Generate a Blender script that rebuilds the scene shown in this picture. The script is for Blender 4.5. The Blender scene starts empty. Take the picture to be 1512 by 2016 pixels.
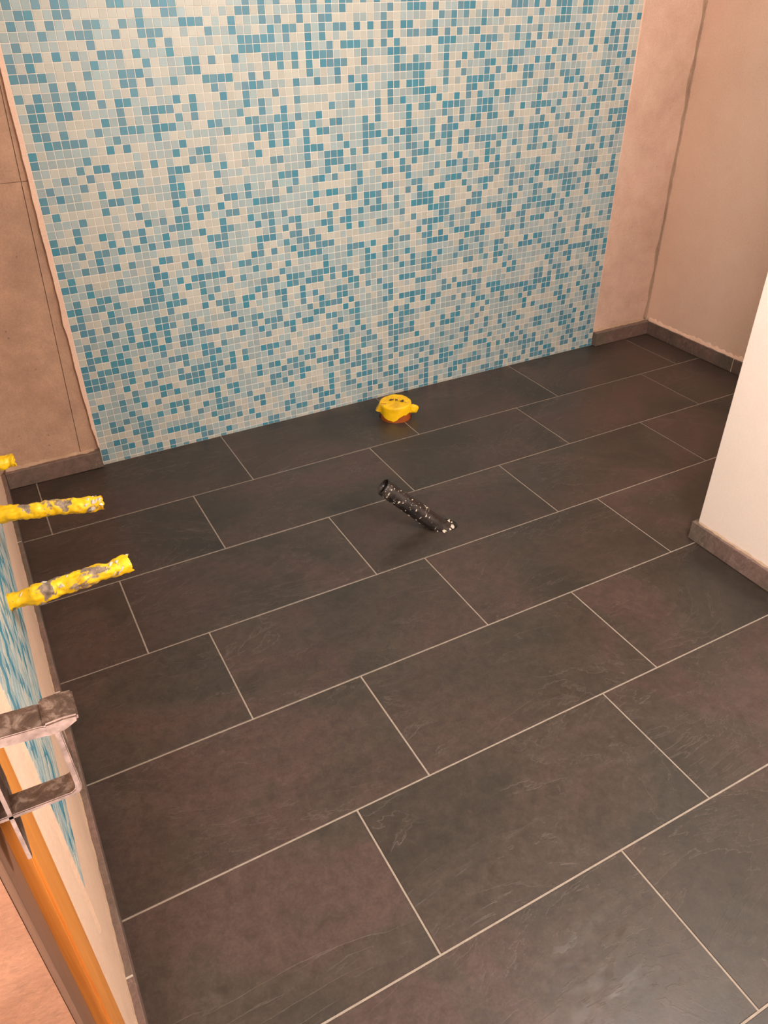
import bpy, bmesh, math, random
from mathutils import Vector, Matrix, noise

random.seed(11)
scene = bpy.context.scene
C = scene.collection
PI = math.pi

# ------------------------------------------------------------------ camera
CAM = Vector((0.75694, -2.32275, 1.29306))
YAW, PITCH, ROLL, FPX = -0.49076, 0.96584, -0.00735, 1522.18
CR = Matrix.Rotation(YAW, 3, 'Z') @ Matrix.Rotation(PITCH, 3, 'X') @ Matrix.Rotation(ROLL, 3, 'Z')
cd = bpy.data.cameras.new('camera')
cam = bpy.data.objects.new('camera', cd)
C.objects.link(cam)
cam.matrix_world = Matrix.Translation(CAM) @ CR.to_4x4()
cd.sensor_fit = 'VERTICAL'
cd.sensor_height = 36.0
cd.lens = 36.0 * FPX / 2016.0
cd.clip_start = 0.02
scene.camera = cam


def project(p):
    d = CR.transposed() @ (Vector(p) - CAM)
    if d.z >= -1e-4:
        return None
    return (756 + FPX * d.x / -d.z, 1008 - FPX * d.y / -d.z)


# ------------------------------------------------------------------ world, lights, exposure
w = bpy.data.worlds.new('world')
scene.world = w
w.use_nodes = True
w.node_tree.nodes['Background'].inputs[0].default_value = (1.0, 0.85, 0.7, 1)
w.node_tree.nodes['Background'].inputs[1].default_value = 0.02


def point_light(name, loc, watts, radius, col):
    l = bpy.data.lights.new(name, 'POINT')
    l.energy = watts
    l.shadow_soft_size = radius
    l.color = col
    o = bpy.data.objects.new(name, l)
    o.location = loc
    C.objects.link(o)
    return o


point_light('hallway_lamp', (0.36, -2.76, 1.32), 29, 0.18, (1.0, 0.95, 0.90))
point_light('fill_light', (1.80, -1.98, 1.42), 18, 0.13, (1.0, 0.95, 0.90))  # unseen fill light, added to brighten the partition and near floor
point_light('alcove_fill', (2.90, -1.50, 2.25), 10.5, 0.16, (1.0, 0.95, 0.90))  # unseen light added behind the partition to lift the right side

vs = scene.view_settings
vs.view_transform = 'Standard'
vs.look = 'None'
vs.exposure = 1.66
vs.gamma = 1.0
vs.use_curve_mapping = False

# ------------------------------------------------------------------ materials


class NT:
    def __init__(self, name):
        self.m = bpy.data.materials.new(name)
        self.m.use_nodes = True
        self.t = self.m.node_tree
        self.b = self.t.nodes['Principled BSDF']

    def n(self, kind, **kw):
        nd = self.t.nodes.new(kind)
        for k, v in kw.items():
            setattr(nd, k, v)
        return nd

    def l(self, a, b):
        self.t.links.new(a, b)

    def set(self, **kw):
        for k, v in kw.items():
            self.b.inputs[k.replace('_', ' ')].default_value = v

    def coords(self, kind='Object', scale=(1, 1, 1), rnd=False):
        tc = self.n('ShaderNodeTexCoord')
        mp = self.n('ShaderNodeMapping')
        mp.inputs['Scale'].default_value = scale
        src = tc.outputs[kind]
        if rnd:
            oi = self.n('ShaderNodeObjectInfo')
            mu = self.n('ShaderNodeVectorMath', operation='SCALE')
            mu.inputs[0].default_value = (37.3, 91.7, 53.1)
            self.l(oi.outputs['Random'], mu.inputs['Scale'])
            ad = self.n('ShaderNodeVectorMath', operation='ADD')
            self.l(src, ad.inputs[0])
            self.l(mu.outputs[0], ad.inputs[1])
            src = ad.outputs[0]
        self.l(src, mp.inputs['Vector'])
        return mp.outputs[0]

    def noise(self, vec, scale, detail=4, rough=0.55, dist=0.0):
        nd = self.n('ShaderNodeTexNoise')
        nd.inputs['Scale'].default_value = scale
        nd.inputs['Detail'].default_value = detail
        nd.inputs['Roughness'].default_value = rough
        nd.inputs['Distortion'].default_value = dist
        self.l(vec, nd.inputs['Vector'])
        return nd.outputs['Fac']

    def ramp(self, fac, stops, interp='LINEAR'):
        r = self.n('ShaderNodeValToRGB')
        r.color_ramp.interpolation = interp
        el = r.color_ramp.elements
        while len(el) < len(stops):
            el.new(0.5)
        for e, (p, c) in zip(el, stops):
            e.position = p
            e.color = (c, c, c, 1) if isinstance(c, (int, float)) else (*c, 1)
        self.l(fac, r.inputs['Fac'])
        return r.outputs['Color']

    def mix(self, fac, a, b, mode='MIX'):
        mx = self.n('ShaderNodeMix', data_type='RGBA', blend_type=mode)
        for sock, v in ((mx.inputs[0], fac), (mx.inputs[6], a), (mx.inputs[7], b)):
            if isinstance(v, (int, float)):
                sock.default_value = v
            elif isinstance(v, tuple):
                sock.default_value = (*v, 1)
            else:
                self.l(v, sock)
        return mx.outputs[2]

    def math(self, op, a, b=None):
        nd = self.n('ShaderNodeMath', operation=op)
        for i, v in enumerate((a, b)):
            if v is None:
                continue
            if isinstance(v, (int, float)):
                nd.inputs[i].default_value = v
            else:
                self.l(v, nd.inputs[i])
        return nd.outputs[0]

    def bump(self, h, strength, dist, normal=None):
        b = self.n('ShaderNodeBump')
        b.inputs['Strength'].default_value = strength
        b.inputs['Distance'].default_value = dist
        self.l(h, b.inputs['Height'])
        if normal is not None:
            self.l(normal, b.inputs['Normal'])
        return b.outputs[0]

    def out(self, color=None, rough=None, normal=None):
        if color is not None:
            self.l(color, self.b.inputs['Base Color'])
        if rough is not None:
            self.l(rough, self.b.inputs['Roughness'])
        if normal is not None:
            self.l(normal, self.b.inputs['Normal'])
        return self.m


def mat_slate(name, k=1.0):
    t = NT(name)
    v = t.coords('Object', rnd=True)
    vd = t.coords('Object', scale=(1.0, 2.2, 1.0), rnd=True)
    big = t.noise(v, 2.2, 4, 0.5, 1.0)
    col = t.ramp(big, [(0.32, (0.058 * k, 0.050 * k, 0.040 * k)), (0.47, (0.086 * k, 0.066 * k, 0.052 * k)),
                       (0.60, (0.112 * k, 0.072 * k, 0.061 * k)), (0.72, (0.084 * k, 0.067 * k, 0.051 * k))])
    grain = t.noise(v, 45, 8, 0.72, 0.4)
    col = t.mix(0.60, col, t.ramp(grain, [(0.30, 0.28), (0.70, 0.74)]), 'OVERLAY')
    fine = t.noise(v, 210, 4, 0.7)
    col = t.mix(0.30, col, t.ramp(fine, [(0.35, 0.32), (0.68, 0.72)]), 'OVERLAY')
    # cleft ledges: contour steps of a warped field; their rims are drawn paler
    lay = t.noise(vd, 1.7, 9, 0.60, 1.3)
    steps = t.ramp(lay, [(0.0, 0.0), (0.435, 0.0), (0.439, 0.33), (0.500, 0.33), (0.504, 0.66), (0.575, 0.66), (0.579, 1.0)])
    rims = t.ramp(lay, [(0.434, 0.0), (0.437, 1.0), (0.440, 0.0), (0.499, 0.0), (0.502, 0.8), (0.505, 0.0), (0.574, 0.0), (0.577, 1.0), (0.580, 0.0)])
    mask = t.ramp(t.noise(v, 4.2, 3, 0.6, 0.6), [(0.44, 0.0), (0.56, 1.0)])
    col = t.mix(t.math('MULTIPLY', t.math('MULTIPLY', rims, mask), 0.75), col, (0.21 * k, 0.17 * k, 0.145 * k))
    shade = t.mix(0.30, col, t.mix(1.0, col, t.ramp(steps, [(0.0, 0.55), (1.0, 1.25)]), 'MULTIPLY'))
    n1 = t.bump(t.math('MULTIPLY', steps, mask), 0.5, 0.0018)
    n2 = t.bump(t.math('ADD', grain, t.math('MULTIPLY', fine, 0.35)), 0.10, 0.002, n1)
    rg = t.ramp(grain, [(0.25, 0.32), (0.75, 0.44)])
    t.set(Specular_IOR_Level=0.33, Coat_Weight=0.12, Coat_Roughness=0.13, Coat_IOR=1.45)
    return t.out(shade, rg, n2)


def mat_concrete(name, c1, c2, c3, bump=0.25, stain=0.5, pores=True, rough=0.85):
    t = NT(name)
    v = t.coords('Object')
    a = t.noise(v, 2.4, 7, 0.62, 0.5)
    b = t.noise(v, 13, 7, 0.65, 0.3)
    f = t.noise(v, 190, 3, 0.6)
    col = t.ramp(a, [(0.30, c1), (0.52, c2), (0.72, c3)])
    col = t.mix(stain, col, t.ramp(b, [(0.28, 0.34), (0.70, 0.62)]), 'OVERLAY')
    col = t.mix(0.22, col, t.ramp(f, [(0.3, 0.3), (0.7, 0.7)]), 'OVERLAY')
    h = t.math('ADD', b, t.math('MULTIPLY', f, 0.5))
    if pores:
        vo = t.n('ShaderNodeTexVoronoi')
        vo.inputs['Scale'].default_value = 26
        t.l(v, vo.inputs['Vector'])
        pm = t.ramp(t.noise(v, 4, 2), [(0.5, 0.0), (0.62, 1.0)])
        po = t.math('MULTIPLY', t.ramp(vo.outputs['Distance'], [(0.05, 1.0), (0.10, 0.0)]), pm)
        col = t.mix(t.math('MULTIPLY', po, 0.5), col, tuple(x * 0.35 for x in c1))
        h = t.math('SUBTRACT', h, t.math('MULTIPLY', po, 0.6))
    t.set(Roughness=rough)
    return t.out(col, None, t.bump(h, bump, 0.006))


def mat_plain(name, col, rough=0.6, metallic=0.0, nscale=30, namt=0.25, bump=0.1, bdist=0.002):
    t = NT(name)
    v = t.coords('Object')
    a = t.noise(v, nscale, 6, 0.6, 0.2)
    c = t.mix(namt, col, t.ramp(a, [(0.3, 0.25), (0.7, 0.75)]), 'OVERLAY')
    t.set(Roughness=rough, Metallic=metallic)
    return t.out(c, None, t.bump(a, bump, bdist))


def mat_mosaic(name, col, var=0.10):
    t = NT(name)
    g = t.n('ShaderNodeNewGeometry')
    dv = t.n('ShaderNodeVectorMath', operation='DIVIDE')
    dv.inputs[1].default_value = (0.02184, 0.02184, 0.02184)
    t.l(g.outputs['Position'], dv.inputs[0])
    of = t.n('ShaderNodeVectorMath', operation='SUBTRACT')
    of.inputs[1].default_value = (0.972 / 0.02184, 0.37, -0.0103 / 0.02184)
    t.l(dv.outputs[0], of.inputs[0])
    fl = t.n('ShaderNodeVectorMath', operation='FLOOR')
    t.l(of.outputs[0], fl.inputs[0])
    wn = t.n('ShaderNodeTexWhiteNoise')
    t.l(fl.outputs[0], wn.inputs['Vector'])
    hs = t.n('ShaderNodeHueSaturation')
    hs.inputs['Color'].default_value = (*col, 1)
    sp = t.n('ShaderNodeSeparateColor')
    t.l(wn.outputs['Color'], sp.inputs[0])
    t.l(t.math('ADD', t.math('MULTIPLY', sp.outputs[0], var * 2), 1 - var), hs.inputs['Value'])
    t.l(t.math('ADD', t.math('MULTIPLY', sp.outputs[1], 0.012), 0.494), hs.inputs['Hue'])
    t.l(t.math('ADD', t.math('MULTIPLY', sp.outputs[2], 0.3), 0.85), hs.inputs['Saturation'])
    f = t.noise(g.outputs['Position'], 420, 4, 0.6)
    c = t.mix(0.25, hs.outputs[0], t.ramp(f, [(0.3, 0.35), (0.7, 0.68)]), 'OVERLAY')
    t.set(Roughness=0.42)
    return t.out(c, None, t.bump(f, 0.12, 0.0008))


def mat_tape(name, stains):
    t = NT(name)
    v = t.coords('Object')
    a = t.noise(v, 20, 5, 0.6, 0.6)
    yel = t.ramp(a, [(0.3, (0.72, 0.40, 0.002)), (0.55, (0.90, 0.55, 0.004)), (0.75, (0.95, 0.64, 0.02))])
    f = t.noise(v, 90, 6, 0.65, 1.0)
    col = yel
    if stains:
        m1 = t.ramp(t.noise(v, 26, 7, 0.62, 0.9), [(0.565, 0.0), (0.60, 1.0)])
        grey = t.ramp(f, [(0.35, (0.16, 0.12, 0.09)), (0.6, (0.36, 0.27, 0.20)), (0.75, (0.55, 0.47, 0.40))])
        col = t.mix(m1, yel, grey)
    t.set(Roughness=0.38)
    return t.out(col, None, t.bump(f, 0.25, 0.002))


def mat_wood(name, c1, c2, rough=0.3):
    t = NT(name)
    v = t.coords('Object', scale=(60, 60, 2.2))
    a = t.noise(v, 1.0, 6, 0.6, 1.6)
    col = t.ramp(a, [(0.3, c1), (0.7, c2)])
    t.set(Roughness=rough)
    return t.out(col, None, t.bump(a, 0.08, 0.001))


def mat_black_pipe(name):
    t = NT(name)
    v = t.coords('Object')
    vx = t.coords('Object', scale=(1.0, 1.6, 1.6))
    sp = t.noise(v, 75, 8, 0.72, 1.4)
    area = t.noise(v, 14, 3, 0.5, 0.6)
    m = t.ramp(t.math('MULTIPLY', sp, t.ramp(area, [(0.35, 0.82), (0.62, 1.10)])), [(0.60, 0.0), (0.635, 1.0)])
    scr = t.ramp(t.noise(vx, 34, 4, 0.6, 2.4), [(0.488, 0.0), (0.496, 1.0), (0.504, 0.0)])
    m2 = t.math('MAXIMUM', m, t.math('MULTIPLY', scr, t.ramp(area, [(0.52, 0.0), (0.66, 0.8)])))
    film = t.ramp(t.noise(v, 30, 5, 0.6), [(0.35, (0.010, 0.008, 0.0075)), (0.75, (0.045, 0.034, 0.030))])
    c = t.mix(m2, film, (0.62, 0.54, 0.43))
    rg = t.ramp(m2, [(0, 0.24), (1, 0.85)])
    return t.out(c, rg, t.bump(m2, 0.3, 0.002))


def mat_rust(name):
    t = NT(name)
    v = t.coords('Object')
    a = t.noise(v, 70, 8, 0.7, 0.5)
    c = t.ramp(a, [(0.3, (0.05, 0.030, 0.022)), (0.5, (0.13, 0.085, 0.065)), (0.61, (0.30, 0.23, 0.19)), (0.70, (0.10, 0.06, 0.045))])
    t.set(Roughness=0.40, Metallic=0.6)
    return t.out(c, None, t.bump(a, 0.4, 0.002))


M = {}
M['slate'] = mat_slate('slate', 0.55)
M['skirt'] = mat_slate('slate_skirting', 1.7)
M['grout'] = mat_plain('grout', (0.29, 0.245, 0.20), 0.9, 0, 60, 0.3, 0.2)
M['screed'] = mat_plain('screed', (0.05, 0.045, 0.04), 0.95, 0, 30, 0.4, 0.3)
M['mgrout'] = mat_plain('mosaic_grout', (0.68, 0.64, 0.57), 0.85, 0, 120, 0.15, 0.1)
M['cream'] = mat_mosaic('tile_cream', (0.435, 0.450, 0.405), 0.07)
M['pale'] = mat_mosaic('tile_pale', (0.295, 0.385, 0.400), 0.09)
M['blue'] = mat_mosaic('tile_blue', (0.074, 0.228, 0.305), 0.06)
M['concrete'] = mat_concrete('concrete', (0.36, 0.225, 0.155), (0.43, 0.27, 0.185), (0.48, 0.32, 0.225), 0.25, 0.55)
M['concrete2'] = mat_concrete('concrete_pale', (0.54, 0.37, 0.285), (0.61, 0.425, 0.33), (0.68, 0.49, 0.39), 0.22, 0.5)
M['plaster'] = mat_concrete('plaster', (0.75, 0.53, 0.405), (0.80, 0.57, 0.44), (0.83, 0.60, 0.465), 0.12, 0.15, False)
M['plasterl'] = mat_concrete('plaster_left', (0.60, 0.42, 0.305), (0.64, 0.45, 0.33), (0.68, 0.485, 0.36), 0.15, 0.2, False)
M['white'] = mat_concrete('white_plaster', (0.82, 0.70, 0.62), (0.86, 0.74, 0.655), (0.88, 0.76, 0.68), 0.10, 0.12, False, 0.75)
M['strip'] = mat_concrete('plaster_strip', (0.68, 0.47, 0.36), (0.74, 0.52, 0.40), (0.78, 0.56, 0.43), 0.15, 0.2, False)
M['mortar'] = mat_concrete('mortar', (0.36, 0.25, 0.17), (0.44, 0.31, 0.21), (0.50, 0.36, 0.26), 0.4, 0.5, False)
M['salmon'] = mat_concrete('salmon_render', (0.25, 0.108, 0.060), (0.32, 0.150, 0.086), (0.41, 0.215, 0.135), 0.35, 0.6, False)
M['wood'] = mat_wood('varnished_wood', (0.56, 0.19, 0.030), (0.78, 0.33, 0.07))
M['woodd'] = mat_wood('dark_wood', (0.13, 0.065, 0.04), (0.19, 0.10, 0.065), 0.5)
M['tape'] = mat_tape('yellow_tape', False)
M['tapes'] = mat_tape('yellow_tape_stained', True)
M['orange'] = mat_plain('orange_plastic', (0.36, 0.085, 0.020), 0.35, 0, 25, 0.3, 0.05)
M['black'] = mat_black_pipe('black_plastic')
M['blackin'] = mat_plain('black_inside', (0.015, 0.012, 0.011), 0.6)
M['flake'] = mat_plain('plaster_flake', (0.60, 0.53, 0.44), 0.85, 0, 80, 0.4, 0.4)
M['flaked'] = mat_plain('dark_flake', (0.06, 0.035, 0.015), 0.7, 0, 80, 0.4, 0.4)
M['rust'] = mat_rust('rusty_iron')
M['corner'] = mat_concrete('corner_shade', (0.48, 0.33, 0.245), (0.58, 0.41, 0.31), (0.66, 0.475, 0.365), 0.4, 0.5, False)  # darker than the plaster, stands for the shadow of the corner groove
M['lit'] = mat_plain('iron_lit', (0.36, 0.255, 0.225), 0.45, 0.3, 90, 0.8, 0.5)  # paler iron for front faces, their light put into the colour
M['hall'] = mat_concrete('hall_plaster', (0.60, 0.50, 0.42), (0.66, 0.56, 0.48), (0.70, 0.60, 0.52), 0.1, 0.15, False)

# ------------------------------------------------------------------ helpers


def mesh_obj(name, verts, faces, mat, parent=None, loc=(0, 0, 0), smooth=False, mi=None, mats=None):
    me = bpy.data.meshes.new(name)
    me.from_pydata(verts, [], faces)
    for m_ in (mats or [mat]):
        me.materials.append(m_)
    if mi is not None:
        me.polygons.foreach_set('material_index', mi)
    if smooth:
        me.polygons.foreach_set('use_smooth', [True] * len(me.polygons))
    me.update()
    o = bpy.data.objects.new(name, me)
    C.objects.link(o)
    o.location = loc
    if parent:
        o.parent = parent
    return o


def link_mesh(name, me, parent, loc):
    o = bpy.data.objects.new(name, me)
    C.objects.link(o)
    o.location = loc
    o.parent = parent
    return o


def box_vf(x0, x1, y0, y1, z0, z1, base=0):
    v = [(x0, y0, z0), (x1, y0, z0), (x1, y1, z0), (x0, y1, z0), (x0, y0, z1), (x1, y0, z1), (x1, y1, z1), (x0, y1, z1)]
    f = [(0, 3, 2, 1), (4, 5, 6, 7), (0, 1, 5, 4), (1, 2, 6, 5), (2, 3, 7, 6), (3, 0, 4, 7)]
    return v, [tuple(i + base for i in q) for q in f]


def box(name, x0, x1, y0, y1, z0, z1, mat, parent=None):
    v, f = box_vf(x0, x1, y0, y1, z0, z1)
    return mesh_obj(name, v, f, mat, parent)


def bevel_box(name, x0, x1, y0, y1, z0, z1, mat, parent=None, bev=0.001, seg=1):
    """box with rounded edges, origin at its centre"""
    c = ((x0 + x1) / 2, (y0 + y1) / 2, (z0 + z1) / 2)
    bm = bmesh.new()
    bmesh.ops.create_cube(bm, size=1)
    for v in bm.verts:
        v.co = Vector((v.co.x * (x1 - x0), v.co.y * (y1 - y0), v.co.z * (z1 - z0)))
    bmesh.ops.bevel(bm, geom=bm.edges[:], offset=bev, segments=seg, affect='EDGES')
    me = bpy.data.meshes.new(name)
    bm.to_mesh(me)
    bm.free()
    me.materials.append(mat)
    o = bpy.data.objects.new(name, me)
    C.objects.link(o)
    o.location = c
    if parent:
        o.parent = parent
    return o


def structure(o):
    o['kind'] = 'structure'
    return o


def empty(name, loc):
    o = bpy.data.objects.new(name, None)
    C.objects.link(o)
    o.location = loc
    return o


def tag(o, label, cat, group=None):
    o['label'] = label
    o['category'] = cat
    if group:
        o['group'] = group
    return o


def frame_of(axis):
    a = Vector(axis).normalized()
    u = a.orthogonal().normalized()
    return a, u, a.cross(u)


def ragged_sheet(name, pts_a, pts_b, y0, y1, mat, parent=None):
    """thick upright sheet between two polylines (same count) of (x, z), from y0 to y1"""
    n = len(pts_a)
    v, f = [], []
    for (xa, za), (xb, zb) in zip(pts_a, pts_b):
        v += [(xa, y0, za), (xb, y0, zb), (xa, y1, za), (xb, y1, zb)]
    for i in range(n - 1):
        a, b = 4 * i, 4 * i + 4
        f += [(a, a + 1, b + 1, b), (a, b, b + 2, a + 2), (a + 1, a + 3, b + 3, b + 1), (a + 2, b + 2, b + 3, a + 3)]
    f += [(0, 2, 3, 1), (4 * n - 4, 4 * n - 3, 4 * n - 1, 4 * n - 2)]
    return mesh_obj(name, v, f, mat, parent)


# ------------------------------------------------------------------ room dimensions
XL, XR = 0.672, 3.310          # left and right wall faces
YC = 0.012                     # bare concrete of the back wall (the mosaic stands 12 mm proud, face at y = 0)
YF, ZC = -3.10, 2.45           # front wall, ceiling
PX, PY = 2.333, -1.205         # partition face and its free end
PT = 0.02184                   # mosaic pitch
MX0, MZ0 = 0.972, -0.0103      # mosaic grid origin
L, W = 0.603, 0.30028          # slate pitch
Y1 = 0.3178                    # first joint from the back wall
OFF = [0.7622, 1.17189, 0.88231, 1.02823, 1.28422, 1.12384, 1.50478, 0.95, 1.20, 1.02, 1.3]

# ------------------------------------------------------------------ floor: screed, grout bed, slate tiles
floor = structure(box('floor', 0.40, XR + 0.1, YF - 0.1, 0.1, -0.12, -0.045, M['screed']))

CAN = Vector((1.962, -0.160, 0.0))
P_FOOT = Vector((1.742, -0.812, 0.0))
P_TOP = Vector((1.599, -0.741, 0.140))
P_AX = (P_TOP - P_FOOT).normalized()


def cutter(p0, p1, r):
    a, u, v_ = frame_of(p1 - p0)
    n = 40
    vs_, fs = [], []
    for p in (p0, p1):
        for i in range(n):
            t = 2 * PI * i / n
            vs_.append(p + u * (r * math.cos(t)) + v_ * (r * math.sin(t)))
    for i in range(n):
        j = (i + 1) % n
        fs.append((i, j, n + j, n + i))
    fs.append(tuple(range(n - 1, -1, -1)))
    fs.append(tuple(range(n, 2 * n)))
    return mesh_obj('cutter', vs_, fs, M['screed'])


CUT_CAN = cutter(CAN + Vector((0, 0, -0.2)), CAN + Vector((0, 0, 0.2)), 0.0575)
CUT_PIPE = cutter(P_FOOT - P_AX * 0.15 + Vector((0.008, 0, 0)), P_FOOT + P_AX * 0.15 + Vector((0.008, 0, 0)), 0.031)


def cut(o, c):
    md = o.modifiers.new('cut', 'BOOLEAN')
    md.object = c
    md.operation = 'DIFFERENCE'
    md.solver = 'EXACT'
    bpy.context.view_layer.update()
    dg = bpy.context.evaluated_depsgraph_get()
    me = bpy.data.meshes.new_from_object(o.evaluated_get(dg))
    o.modifiers.clear()
    o.data = me


grout = box('grout', XL - 0.01, XR + 0.01, YF, 0.006, -0.045, -0.0012, M['grout'], floor)
cut(grout, CUT_CAN)
cut(grout, CUT_PIPE)

JT = 0.0036                    # joint width


def tile_mesh(name, dx, dy):
    b = 0.0008
    hx, hy, d = dx / 2, dy / 2, 0.009
    v = [(-hx + b, -hy + b, 0), (hx - b, -hy + b, 0), (hx - b, hy - b, 0), (-hx + b, hy - b, 0),
         (-hx, -hy, -b), (hx, -hy, -b), (hx, hy, -b), (-hx, hy, -b),
         (-hx, -hy, -d), (hx, -hy, -d), (hx, hy, -d), (-hx, hy, -d)]
    f = [(0, 1, 2, 3), (11, 10, 9, 8)]
    for i in range(4):
        j = (i + 1) % 4
        f += [(4 + i, 4 + j, j, i), (8 + i, 8 + j, 4 + j, 4 + i)]
    me = bpy.data.meshes.new(name)
    me.from_pydata(v, [], f)
    me.materials.append(M['slate'])
    return me


full_tile = tile_mesh('floor_tile', L - JT, W - JT)
ys = [0.004] + [-(Y1 + k * W) for k in range(20)]
for r in range(11):
    ya, yb = ys[r], ys[r + 1]
    if yb < YF - 0.2:
        break
    yb = max(yb, YF)
    off = OFF[r] - 6 * L
    k = 0
    while off + k * L < XR:
        xa, xb = off + k * L, off + (k + 1) * L
        k += 1
        if xb < XL + 0.006:
            continue
        ca, cb = max(xa, XL - 0.004), min(xb, XR + 0.004)
        if cb - ca < 0.012 or ya - yb < 0.02:
            continue
        whole = abs(cb - ca - L) < 1e-6 and abs(ya - yb - W) < 1e-6
        me = full_tile if whole else tile_mesh('floor_tile', cb - ca - JT, ya - yb - JT)
        cx, cy = (ca + cb) / 2, (ya + yb) / 2
        o = link_mesh('floor_tile', me, floor, (cx, cy, random.uniform(-0.0003, 0.0003)))
        if ca < CAN.x + .06 and cb > CAN.x - .06 and r == 0:
            cut(o, CUT_CAN)
        if ca < P_FOOT.x + .06 and cb > P_FOOT.x - .06 and yb < P_FOOT.y + 0.03 and ya > P_FOOT.y - 0.03:
            cut(o, CUT_PIPE)
for c in (CUT_CAN, CUT_PIPE):
    bpy.data.objects.remove(c)

# ------------------------------------------------------------------ back wall: concrete panels and the mosaic
wall_back = structure(box('wall_back', XL - 0.3, XR + 0.25, YC + 0.004, YC + 0.25, -0.1, ZC + 0.05, M['mortar']))


def slab(name, x0, x1, z0, z1, mat, y0=YC):
    return bevel_box(name, x0, x1, y0, YC + 0.02, z0, z1, mat, wall_back, 0.0008)


# left of the mosaic: formwork panels with fine joints, the narrow board next to the mosaic a little proud
GX0, GX1 = 0.9105, 0.950       # the board joint leans slightly


def lean_panel(name, xa0, xa1, xb0, xb1, z0, z1, mat, y0=YC):
    """panel whose left edge runs xa0 -> xa1 and right edge xb0 -> xb1 from z0 to z1"""
    v = [(xa0, y0, z0), (xb0, y0, z0), (xb1, y0, z1), (xa1, y0, z1), (xa0, YC + 0.02, z0), (xb0, YC + 0.02, z0), (xb1, YC + 0.02, z1), (xa1, YC + 0.02, z1)]
    f = [(0, 1, 2, 3), (0, 4, 5, 1), (1, 5, 6, 2), (2, 6, 7, 3), (3, 7, 4, 0)]
    return mesh_obj(name, v, f, mat, wall_back)


def gx(z):
    return GX0 + (GX1 - GX0) * z / 1.1


ZJ = 0.862                     # horizontal formwork joint
for za, zb in ((-0.02, ZJ - 0.0008), (ZJ + 0.0008, 1.62), (1.6216, ZC)):
    lean_panel('concrete_panel', XL - 0.02, XL - 0.02, gx(za) - 0.0009, gx(zb) - 0.0009, za, zb, M['concrete'])
    lean_panel('concrete_panel', gx(za) + 0.0009, gx(zb) + 0.0009, 0.975, 0.975, za, zb, M['concrete'], YC - 0.0015)
# right of the mosaic: one concrete strip to the corner with a ragged right edge
n = 60
rnd = random.Random(3)
pa = [(2.99, -0.02 + i * (ZC + 0.02) / n) for i in range(n + 1)]
pb = [(3.300 - 0.010 * (i / n) + rnd.uniform(-0.005, 0.004) - (0.006 if i % 7 in (2, 3) else 0), -0.02 + i * (ZC + 0.02) / n) for i in range(n + 1)]
ragged_sheet('concrete_panel', pa, pb, YC - 0.002, YC + 0.02, M['concrete2'], wall_back)

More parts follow.
